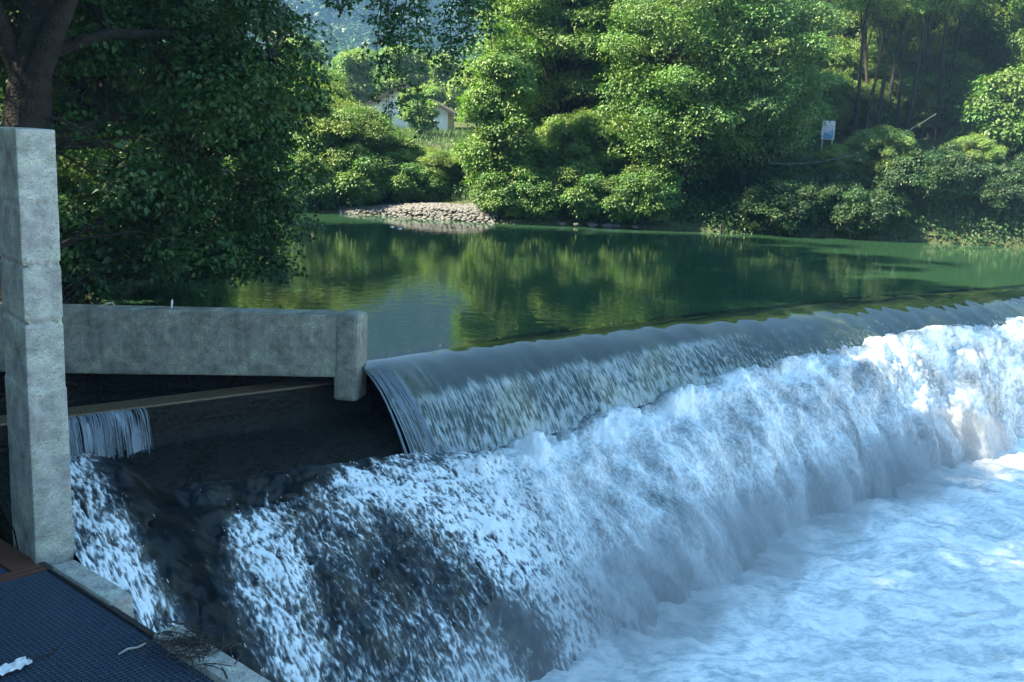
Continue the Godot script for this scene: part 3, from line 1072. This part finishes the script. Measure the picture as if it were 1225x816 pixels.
	for a in [[14.5, -50.4, 0.36, "small bright shrub hiding the foot of the white board"], [16.6, -50.0, 0.55, "bright sunlit shrub with fern like leaves on the bank below the bare trunks"], [20.3, -49.2, 0.5, "bright shrub on the bank edge nearest the right side"]]:
		plant("pale_shrub", "sunlit_shrub", a[0], a[1], a[2], a[3], "shrub")
	for a in [[3.4, -53.2, 0.85], [5.2, -54.0, 0.95], [1.6, -60.5, 1.0], [4.6, -60.0, 1.1], [0.2, -53.5, 0.7], [9.2, -56.0, 0.8]]:
		plant("pale_shrub", "pale_shrub", a[0], a[1], a[2], "pale green shrub filling the ground between the stems of the light trees", "shrub", "shrubs under the light trees")
	for a in [[15.4, -66.0, 1.3], [18.0, -68.0, 1.5], [20.6, -66.5, 1.3], [23.2, -68.5, 1.5], [26.0, -67.5, 1.4], [28.6, -70.0, 1.5], [16.5, -71.5, 1.6], [19.5, -73.0, 1.9], [22.0, -71.0, 1.7], [25.0, -74.0, 1.9], [13.0, -64.5, 1.1], [15.6, -61.6, 0.62], [17.2, -62.4, 0.75], [19.0, -62.0, 0.66], [20.6, -62.8, 0.8], [22.3, -62.2, 0.7], [24.2, -63.0, 0.85], [18.2, -64.2, 1.0], [21.6, -64.6, 1.05]]:
		plant("pale_shrub", "pale_shrub", a[0], a[1], a[2], "bright leafy shrub on the slope behind the bare trunks", "shrub", "shrubs behind the bare trunks")
	# wood climbing the slope behind
	var wood := "trees of the wood on the slope"
	var spots := [[3, -66, 0.85], [17.5, -75, 1.0],  [31, -69, 1.1], [32, -64, 1.1], [17, -79, 1.2], [23, -80, 1.2], [29, -78, 1.2], [35, -74, 1.2], [16, -92, 1.3], [23, -94, 1.3], [31, -92, 1.3], [38, -88, 1.3], [3, -88, 1.2], [44, -82, 1.2]]
	for i in spots.size():
		var a: Array = spots[i]
		plant("light" if i % 4 else "dense", "slope_tree", a[0], a[1], a[2], "leafy tree merging into the wood that climbs the slope behind the far bank", "tree", wood)
	# round the house
	plant("distant", "garden_tree", -7.1, -78.0, 0.42, "small pale tree with a thin dark trunk in front of the white house", "tree", "", 0.1)
	for a in [[-15.5, -100, 0.7], [-11.5, -106, 0.75], [-6.5, -104, 0.7], [-2.5, -97, 0.6], [-19.5, -95, 0.8], [0.5, -92, 0.7], [-17, -116, 0.75], [-9, -120, 0.7], [-3, -116, 0.7]]:
		plant("distant", "hazy_tree", a[0], a[1], a[2], "pale hazy tree in the valley around and behind the white house", "tree", "hazy trees in the valley")
	# left bank: the big near tree and those behind it
	big_tree()
	for a in [[-11.4, -28.0, 0.9], [-13.2, -35.0, 0.95], [-17.5, -40.0, 1.0]]:
		plant("bank", "bank_tree", a[0], a[1], a[2], "dark tree with drooping foliage over the shaded pool behind the big left tree", "tree", "dark trees along the left bank", 0.1, INF, 1.6)
	for a in [[-18.0, -29.0, 1.1], [-21, -38, 1.1], [-13.5, -13.0, 0.9], [-15.5, -6.0, 1.1], [-21.0, -12.0, 1.15]]:
		plant("bank", "bank_tree", a[0], a[1], a[2], "dark tree in the second row along the left bank, mostly hidden", "tree", "hidden trees of the left bank", 0.1, INF, 1.3)
	plant("tall", "tall_tree", -16.5, -18.0, 1.85, "high crowned slender tree of the left bank, behind the big forked tree's trunk", "tree")
	plant("tall", "tall_tree", -20.0, -33.5, 1.8, "high crowned slender tree of the left bank, hidden behind the big tree's leaves", "tree")
	for a in [[-9.6, -22.0, 0.8], [-9.9, -25.5, 0.9], [-10.4, -30.5, 0.9], [-11.2, -36.0, 0.9]]:
		plant("shrub", "left_bank_shrub", a[0], a[1], a[2], "dark shrub at the foot of the left trees behind the concrete wall", "shrub", "dark shrubs under the left trees")
	# undergrowth, grass, far wood
	var where := []
	var tints := []
	while where.size() < 5200:
		var x := rng.randf_range(-13, 34)
		var shore := ip(x, [-10, -6, 0, 7, 14, 22, 30], [51, 51.0, 48.9, 48.8, 48.2, 46.8, 45.2])
		var d := rng.randf_range(0.0, 3.6) if x > 9 else rng.randf_range(0.4, 9.0)
		var z := -shore - d
		if x > -8 and x < 0.3 and d < 3: continue
		var y := ground_y(x, z)
		where.append(Transform3D(leaf_turn((Vector3(rng.randfn() * 0.3, 0.8, 0.5)).normalized(), rng.randf_range(0.7, 1.3)), Vector3(x, y + rng.randf_range(0.05, 0.55), z)))
		tints.append(tint(0.3))
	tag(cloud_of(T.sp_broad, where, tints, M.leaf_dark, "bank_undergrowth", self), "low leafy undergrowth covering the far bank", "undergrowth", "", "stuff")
	var blade := MB.new()
	for i in 9:
		var a := rng.randf() * TAU
		var o := Vector3(rng.randfn(), 0, rng.randfn()) * 0.10
		var d := Vector3(cos(a), 0, sin(a))
		var s := d.cross(Vector3.UP) * 0.012
		var h := rng.randf_range(0.2, 0.42)
		blade.tri(o - s, o + d * h * 0.4 + Vector3(0, h, 0), o + s)
	where = []
	tints = []
	while where.size() < 9000:
		var x := rng.randf_range(-14, 36)
		var z := rng.randf_range(-88, -46)
		var y := ground_y(x, z)
		if y < 0.6 or (x > 0 and z < -62): continue
		where.append(Transform3D(Basis(Vector3.UP, rng.randf() * TAU).scaled(Vector3.ONE * rng.randf_range(0.7, 1.5)), Vector3(x, y - 0.03, z)))
		tints.append(tint(0.25))
	tag(cloud_of(blade.done(), where, tints, M.grass, "grass", self), "grass along the top of the far bank", "grass", "", "stuff")
	where = []
	tints = []
	while where.size() < 26000:
		var z := rng.randf_range(-340, -125)
		var x := rng.randf_range(-0.55, 0.35) * -z
		var y := ground_y(x, z)
		if y < 9: continue
		var k := rng.randf_range(2.4, 4.6) * (0.6 + 0.4 * -z / 300.0)
		where.append(Transform3D(leaf_turn((Vector3(rng.randfn() * 0.4, 1, rng.randfn() * 0.4)).normalized(), k), Vector3(x, y + rng.randf_range(0, 6), z)))
		tints.append(tint(0.3))
	tag(cloud_of(T.sp_far, where, tints, M.leaf_dark, "far_wood", self), "hazy wooded hillside far behind the white house", "wood", "", "stuff")


func valley_mist() -> void:
	var f := FogVolume.new()
	f.name = "valley_mist"
	f.shape = RenderingServer.FOG_VOLUME_SHAPE_BOX
	f.size = Vector3(240, 60, 190)
	f.position = Vector3(-60, 34, -205)
	var m := FogMaterial.new()
	m.density = 0.0022
	m.albedo = Color(0.40, 0.62, 0.85)
	f.material = m
	add_child(f)
	tag(f, "", "", "", "stuff")
	tag(f, "blue morning haze filling the valley in front of the far hillside", "haze")


func fall_mist() -> void:
	for i in 5:
		var s := 0.8 + i * 3.2
		var f := FogVolume.new()
		f.name = numbered("fall_mist")
		f.shape = RenderingServer.FOG_VOLUME_SHAPE_ELLIPSOID
		f.size = Vector3(6.0, 2.0 + 0.3 * sin(i * 2.1), 2.6)
		var d := (spot(s + 1, n_foot(s + 1), 0) - spot(s - 1, n_foot(s - 1), 0)).normalized()
		f.transform = Transform3D(Basis(d, Vector3.UP, d.cross(Vector3.UP)), spot(s, n_foot(s) + 0.05, LOW + 0.35))
		var m := FogMaterial.new()
		m.density = 0.26
		m.albedo = Color(0.97, 0.98, 1.0)
		f.material = m
		add_child(f)
		tag(f, "", "", "", "stuff")
		tag(f, "thin white mist hanging along the foot of the fall", "mist", "mist along the foot of the fall")


func big_tree() -> void:
	var root := base("big_tree", Vector3(-9.3, 0.3, -19.7))
	tag(root, "big dark forked tree rising behind the pillar, its leaves hanging over the pool", "tree")
	var b := MB.new()
	var w := func(p: Vector3) -> Vector3: return p - root.position
	var trunk := [Vector3(-9.4, -0.2, -19.9), Vector3(-9.2, 1.2, -19.8), Vector3(-8.95, 2.8, -19.7), Vector3(-8.75, 4.2, -19.6), Vector3(-8.6, 5.2, -19.6), Vector3(-8.5, 6.6, -19.7), Vector3(-8.6, 9.0, -19.9), Vector3(-8.4, 13.0, -20.2), Vector3(-8.7, 18.0, -20.4)]
	b.tube(trunk.map(w), [0.55, 0.46, 0.41, 0.40, 0.30, 0.25, 0.22, 0.16, 0.06], 14)
	var limbs := []
	limbs.append([[Vector3(-8.75, 4.0, -19.5), Vector3(-8.35, 4.9, -19.35), Vector3(-7.95, 5.8, -19.3), Vector3(-7.5, 6.8, -19.3), Vector3(-6.6, 8.4, -19.4), Vector3(-5.4, 10.0, -19.8)], [0.28, 0.22, 0.19, 0.18, 0.14, 0.05]])
	limbs.append([[Vector3(-7.8, 6.1, -19.3), Vector3(-6.3, 6.9, -19.6), Vector3(-4.4, 7.25, -19.9), Vector3(-2.6, 6.95, -20.1), Vector3(-1.0, 6.35, -20.2)], [0.14, 0.10, 0.07, 0.045, 0.015]])
	limbs.append([[Vector3(-8.8, 4.6, -19.7), Vector3(-9.1, 5.5, -19.4), Vector3(-9.4, 6.7, -19.2), Vector3(-9.9, 9.0, -19.0)], [0.24, 0.18, 0.15, 0.08]])
	limbs.append([[Vector3(-8.5, 5.0, -19.5), Vector3(-7.5, 5.5, -20.2), Vector3(-6.2, 5.6, -21.0), Vector3(-4.9, 5.2, -21.6)], [0.13, 0.09, 0.06, 0.02]])
	limbs.append([[Vector3(-8.9, 3.4, -19.9), Vector3(-7.9, 4.0, -21.0), Vector3(-6.6, 4.1, -22.4), Vector3(-5.4, 3.6, -23.4)], [0.13, 0.09, 0.06, 0.02]])
	for l in limbs:
		b.tube(l[0].map(w), l[1], 8)
	var where := []
	var tints := []
	# crown: clumps hung on branches round the trunk, low over the pool on the right
	var clumps := []
	while clumps.size() < 190:
		var d := Vector3(rng.randfn(), rng.randfn(), rng.randfn()).normalized() * pow(rng.randf(), 0.4)
		var p := Vector3(-8.6 + d.x * 5.4, 10.6 + d.y * 10.0, -21.0 + d.z * 4.2)
		if p.y < 1.0 or p.x > -3.4: continue
		if Vector2(p.x + 8.6, p.z + 19.6).length() < 1.3 and p.y < 8: continue
		if p.z > -18.4 and p.y < 6.8: continue   # nothing in front of the fork
		if p.z > -20.2 and p.x < -7.0 and p.y < 6.6: continue
		clumps.append(p)
	while clumps.size() < 275:   # drooping skirt over the water
		var p := Vector3(rng.randf_range(-8.6, -4.7), rng.randf_range(0.9, 6.5), rng.randf_range(-25.5, -20.6))
		if p.x > -4.7 - (6.0 - p.y) * 0.12: continue
		clumps.append(p)
	for p in clumps:
		var own := tint(0.2)
		var best: Vector3 = trunk[4]
		for q in trunk:
			if absf(q.y - p.y + 1.0) < absf(best.y - p.y + 1.0): best = q
		for l in limbs:
			for q in l[0]:
				if q.distance_to(p) < best.distance_to(p) and q.y < p.y + 1.5: best = q
		var sag := Vector3(0, best.distance_to(p) * 0.13, 0)
		b.tube([best, best.lerp(p, 0.35) + sag, best.lerp(p, 0.7) + sag, p].map(w), [0.045, 0.03, 0.016, 0.005], 5)
		var cr := rng.randf_range(0.55, 1.05)
		for i in 40:
			var e := Vector3(rng.randfn(), rng.randfn(), rng.randfn()).normalized() * pow(rng.randf(), 0.45)
			var at := Vector3(p.x + e.x * cr, maxf(0.25, p.y + e.y * cr * 0.7), p.z + e.z * cr)
			var up := (Vector3(e.x * 0.5, 0.8, e.z * 0.5) + Vector3(rng.randfn(), rng.randfn(), rng.randfn()) * 0.35).normalized()
			where.append(Transform3D(leaf_turn(up, rng.randf_range(0.75, 1.3)), w.call(at)))
			var j := rng.randf_range(0.85, 1.15)
			tints.append(Color(own.r * j, own.g * j, own.b * j))
	# the branch that hangs into the picture at the top, with its strings of leaves
	for k in 25:
		var u := rng.randf()
		var top: Vector3 = Vector3(-3.9, 7.2, -19.95).lerp(Vector3(-0.75, 6.4, -20.2), u) + Vector3(0, 0.1, rng.randf_range(-0.7, 0.7))
		var fall_to := lerpf(5.6, 3.7, sm(0.0, 0.55, u)) if u < 0.55 else lerpf(3.7, 5.6, sm(0.55, 1.0, u))
		if u < 0.22: fall_to = 6.1
		var length := (top.y - fall_to) * rng.randf_range(0.35, 1.0)
		var drift := Vector3(rng.randf_range(-0.1, 0.45), 0, rng.randf_range(-0.2, 0.2))
		var pts := []
		var rad := []
		for i in 6:
			var t := i / 5.0
			pts.append(w.call(top + drift * t + Vector3(nz.get_noise_2d(k * 40 + t * 200, 9) * 0.25, -length * t, 0)))
			rad.append(lerpf(0.014, 0.004, t))
		b.tube(pts, rad, 5)
		for i in int(5 + length * 7):
			var t := rng.randf_range(0.1, 0.998) * 5.0
			var at: Vector3 = pts[int(t)].lerp(pts[int(t) + 1], t - int(t)) + Vector3(rng.randfn() * 0.10, rng.randfn() * 0.06, rng.randfn() * 0.1)
			where.append(Transform3D(leaf_turn((Vector3(0, 1, 0.2) + Vector3(rng.randfn(), rng.randfn(), rng.randfn()) * 0.35).normalized(), rng.randf_range(0.5, 0.95)), at))
			tints.append(tint(0.2))
	put("trunk", b.done(), M.plane_bark, root)
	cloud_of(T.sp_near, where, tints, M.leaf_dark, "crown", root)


func small_things() -> void:
	# thin spill over the left end of the lip: separate strings of falling water
	var b := MB.new()
	for i in 200:
		var s := -5.6 + 2.1 * rng.randf()
		if nz.get_noise_2d(s * 330, 4) + 0.5 * nz.get_noise_2d(s * 1500, 4) < -0.22: continue
		var w := rng.randf_range(0.002, 0.0065)
		var drop := rng.randf_range(0.45, 0.84)
		var out := rng.randf_range(0.20, 0.38)
		var pts := []
		var rad := []
		for k in 6:
			var t := k / 5.0
			pts.append(spot(s + nz.get_noise_2d(i * 30, t * 60) * 0.03, -0.86 + 0.1 * minf(t * 4, 1.0) + out * t, -0.405 - drop * t * t))
			rad.append(w * (1.0 - 0.5 * t))
		b.tube(pts, rad, 5)
	# strings of water along the free left edge of the sheet
	for i in 46:
		var s := rng.randf_range(-0.06, 0.42)
		var fan := rng.randf_range(-0.16, 0.02) if s < 0.1 else rng.randf_range(-0.06, 0.1)
		var pts := []
		var rad := []
		var w := rng.randf_range(0.002, 0.006)
		for k in 9:
			var t := lerpf(0.28, 1.02, k / 8.0)
			pts.append(sheet(maxf(s, 0.0), t) + E * (minf(s, 0.0) + fan * t * t) + (N + Vector3.UP) * (0.012 + 0.02 * nz.get_noise_2d(i * 70, t * 120)))
			rad.append(w * sm(0.27, 0.5, t) * (1.0 + 0.4 * nz.get_noise_2d(i * 90, t * 300)) + 0.001)
		b.tube(pts, rad, 5)
	tag(put("spilling_water", b.done(), M.strand), "", "", "", "structure")
	# the thin veil between the strings
	var p2 := PackedVector3Array()
	var t2 := PackedVector2Array()
	for j in 14:
		for i in 70:
			var t := j / 13.0
			var s := -5.55 + 2.0 * i / 69.0
			p2.append(spot(s, -0.86 + 0.1 * minf(t * 4, 1.0) + 0.26 * t + 0.03 * nz.get_noise_2d(s * 300, t * 60), -0.41 - 0.72 * t * t))
			t2.append(Vector2(i / 69.0, t))
	var veil := func(u: float, v: float) -> Color:
		var k := nz.get_noise_2d(u * 2400, v * 120) * 0.6 + nz.get_noise_2d(u * 700, v * 60 + 200) * 0.5
		var a := sm(-0.15, 0.55, k + 0.10 + 0.15 * v) * sm(0.0, 0.04, u) * (1.0 - sm(0.9, 1.0, u + 0.1 * k))
		return Color(0.66, 0.74, 0.80, a * 0.62)
	var vm := mat(Color.WHITE, 0.3)
	vm.albedo_texture = image(320, 96, veil)
	vm.transparency = BaseMaterial3D.TRANSPARENCY_ALPHA
	tag(put("spilling_veil", grid(70, 14, p2, t2, N), vm), "", "", "", "structure")
	# drops torn off the fall
	var ball := SphereMesh.new()
	ball.radius = 0.5
	ball.height = 1.0
	ball.radial_segments = 6
	ball.rings = 4
	var where := []
	var tints := []
	for i in 3500:
		var s := rng.randf_range(-5.6, 1.5) if rng.randf() < 0.75 else rng.randf_range(1.5, 18.0)
		var q := rng.randf_range(0.04, 1.0)
		if rng.randf() > foam_at(s, q, q * 5.2) + 0.04: continue
		var p := fall(s, q)
		var d := (fall(s, minf(q + 0.03, 1.03)) - p).normalized()
		var x := d.cross(Vector3(rng.randfn(), rng.randfn(), rng.randfn())).normalized()
		var k := rng.randf_range(0.004, 0.010)
		var up := N * 0.5 + Vector3.UP * 0.8
		where.append(Transform3D(Basis(x * k, d * k * rng.randf_range(2.5, 9.0), x.cross(d) * k), p + up * rng.randf_range(0.02, 0.16)))
		tints.append(Color.WHITE)
	tag(cloud_of(ball, where, tints, M.droplet, "water_drops", self), "white drops of water torn off the fall", "spray", "", "stuff")
	# heap of drift twigs caught on the kerb
	b = MB.new()
	for i in 190:
		var a := rng.randf() * TAU
		var c := Vector3(rng.randfn() * 0.16, absf(rng.randfn()) * 0.03 + 0.01, rng.randfn() * 0.24)
		var d := Vector3(cos(a), rng.randf_range(-0.12, 0.18), sin(a)) * rng.randf_range(0.05, 0.15)
		var r := rng.randf_range(0.003, 0.009)
		b.tube([c - d, c + Vector3(0, 0.012, 0), c + d], [r, r, r * 0.6], 4)
	var heap := put("twig_heap", b.done(), M.twig)
	heap.transform = Transform3D(Basis(E, Vector3.UP, N), spot(-5.32, 5.25, -1.44))
	tag(heap, "dark heap of drift twigs caught between the grating and the kerb", "twigs")
	b = MB.new()
	b.tube([Vector3(-0.16, 0.01, 0.0), Vector3(-0.05, 0.03, -0.03), Vector3(0.05, 0.02, -0.02), Vector3(0.15, 0.03, -0.05)], [0.008, 0.013, 0.011, 0.014], 7)
	var stick := put("bleached_stick", b.done(), M.pale_twig)
	stick.transform = Transform3D(Basis(E, Vector3.UP, N), spot(-5.78, 4.9, -1.49))
	tag(stick, "short bleached stick lying on the grating beside the twig heap", "stick")
	b = MB.new()
	b.tube([Vector3(-0.30, 0.01, 0.1), Vector3(-0.1, 0.02, 0.03), Vector3(0.1, 0.015, 0.0), Vector3(0.24, 0.03, -0.1)], [0.004, 0.008, 0.009, 0.006], 6)
	b.tube([Vector3(0.05, 0.015, 0.0), Vector3(0.1, 0.03, 0.09)], [0.005, 0.002], 5)
	var stick2 := put("brown_twig", b.done(), M.twig)
	stick2.transform = Transform3D(Basis(E, Vector3.UP, N), spot(-6.6, 4.5, -1.49))
	tag(stick2, "brown forked twig lying on the grating at the lower left", "twig")
	# leaf litter blown on to the grating
	b = MB.new()
	for i in 70:
		var at := Vector3(rng.randf_range(-1.9, 1.1), rng.randf_range(0.0, 0.012), rng.randf_range(-1.6, 2.4))
		var d := Vector3(rng.randfn(), 0, rng.randfn()).normalized() * rng.randf_range(0.015, 0.035)
		var w := d.cross(Vector3.UP) * 0.45
		b.quad(at - d, at + w + Vector3(0, 0.008, 0), at + d, at - w + Vector3(0, 0.006, 0))
	var litter := put("leaf_litter", b.done(), M.twig)
	litter.transform = Transform3D(Basis(E, Vector3.UP, N).rotated(Vector3.UP, 0.159), spot(-6.97, 4.23, -1.505))
	tag(litter, "dry brown leaf litter scattered over the grating", "litter", "", "stuff")
	# crumpled pale scrap
	var p := PackedVector3Array()
	var t := PackedVector2Array()
	for j in 9:
		for i in 13:
			var x := (i / 12.0 - 0.5) * 0.46
			var z := (j / 8.0 - 0.5) * 0.2
			p.append(Vector3(x + nz.get_noise_2d(j * 300, i * 80) * 0.03, 0.02 + absf(nz.get_noise_2d(x * 900, z * 900)) * 0.09, z + nz.get_noise_2d(i * 300, 9) * 0.06))
			t.append(Vector2(i, j))
	var scrap := put("paper_scrap", grid(13, 9, p, t), M.paper)
	scrap.transform = Transform3D(Basis(E, Vector3.UP, N).rotated(Vector3.UP, 0.3), spot(-6.95, 4.62, -1.495))
	tag(scrap, "crumpled white scrap on the grating at the left edge", "scrap")
	# leaf litter on the wall's top
	b = MB.new()
	b.tube([Vector3(0, 0, 0), Vector3(0.01, 0.12, 0), Vector3(0.02, 0.16, 0.01)], [0.012, 0.02, 0.008], 7)
	var peg := put("pale_peg", b.done(), M.paper)
	peg.position = Vector3(-5.75, 0.89, -17.95)
	tag(peg, "small pale peg standing on top of the concrete wall", "peg")
	b = MB.new()
	b.tube([Vector3(-0.2, 0, 0), Vector3(-0.05, 0.05, 0.02), Vector3(0.04, 0.07, 0), Vector3(0.1, 0.01, 0.03)], [0.006, 0.012, 0.014, 0.01], 6)
	var bit := put("curled_twig", b.done(), M.pale_twig)
	bit.position = Vector3(-6.75, 0.90, -17.85)
	tag(bit, "pale curled twig lying on the wall's top near the pillar", "twig")
	# two specks of foam drifting on the pool
	for a in [[-5.15, -45.0, "left"], [-4.75, -44.3, "right"]]:
		var f := put("floating_foam", stone_mesh(int(a[0] * -10), 0.25), M.droplet)
		f.scale = Vector3(0.16, 0.05, 0.14)
		f.position = Vector3(a[0], 0.012, a[1])
		tag(f, "%s of two white specks drifting on the pool before the stony spit" % a[2], "foam speck")
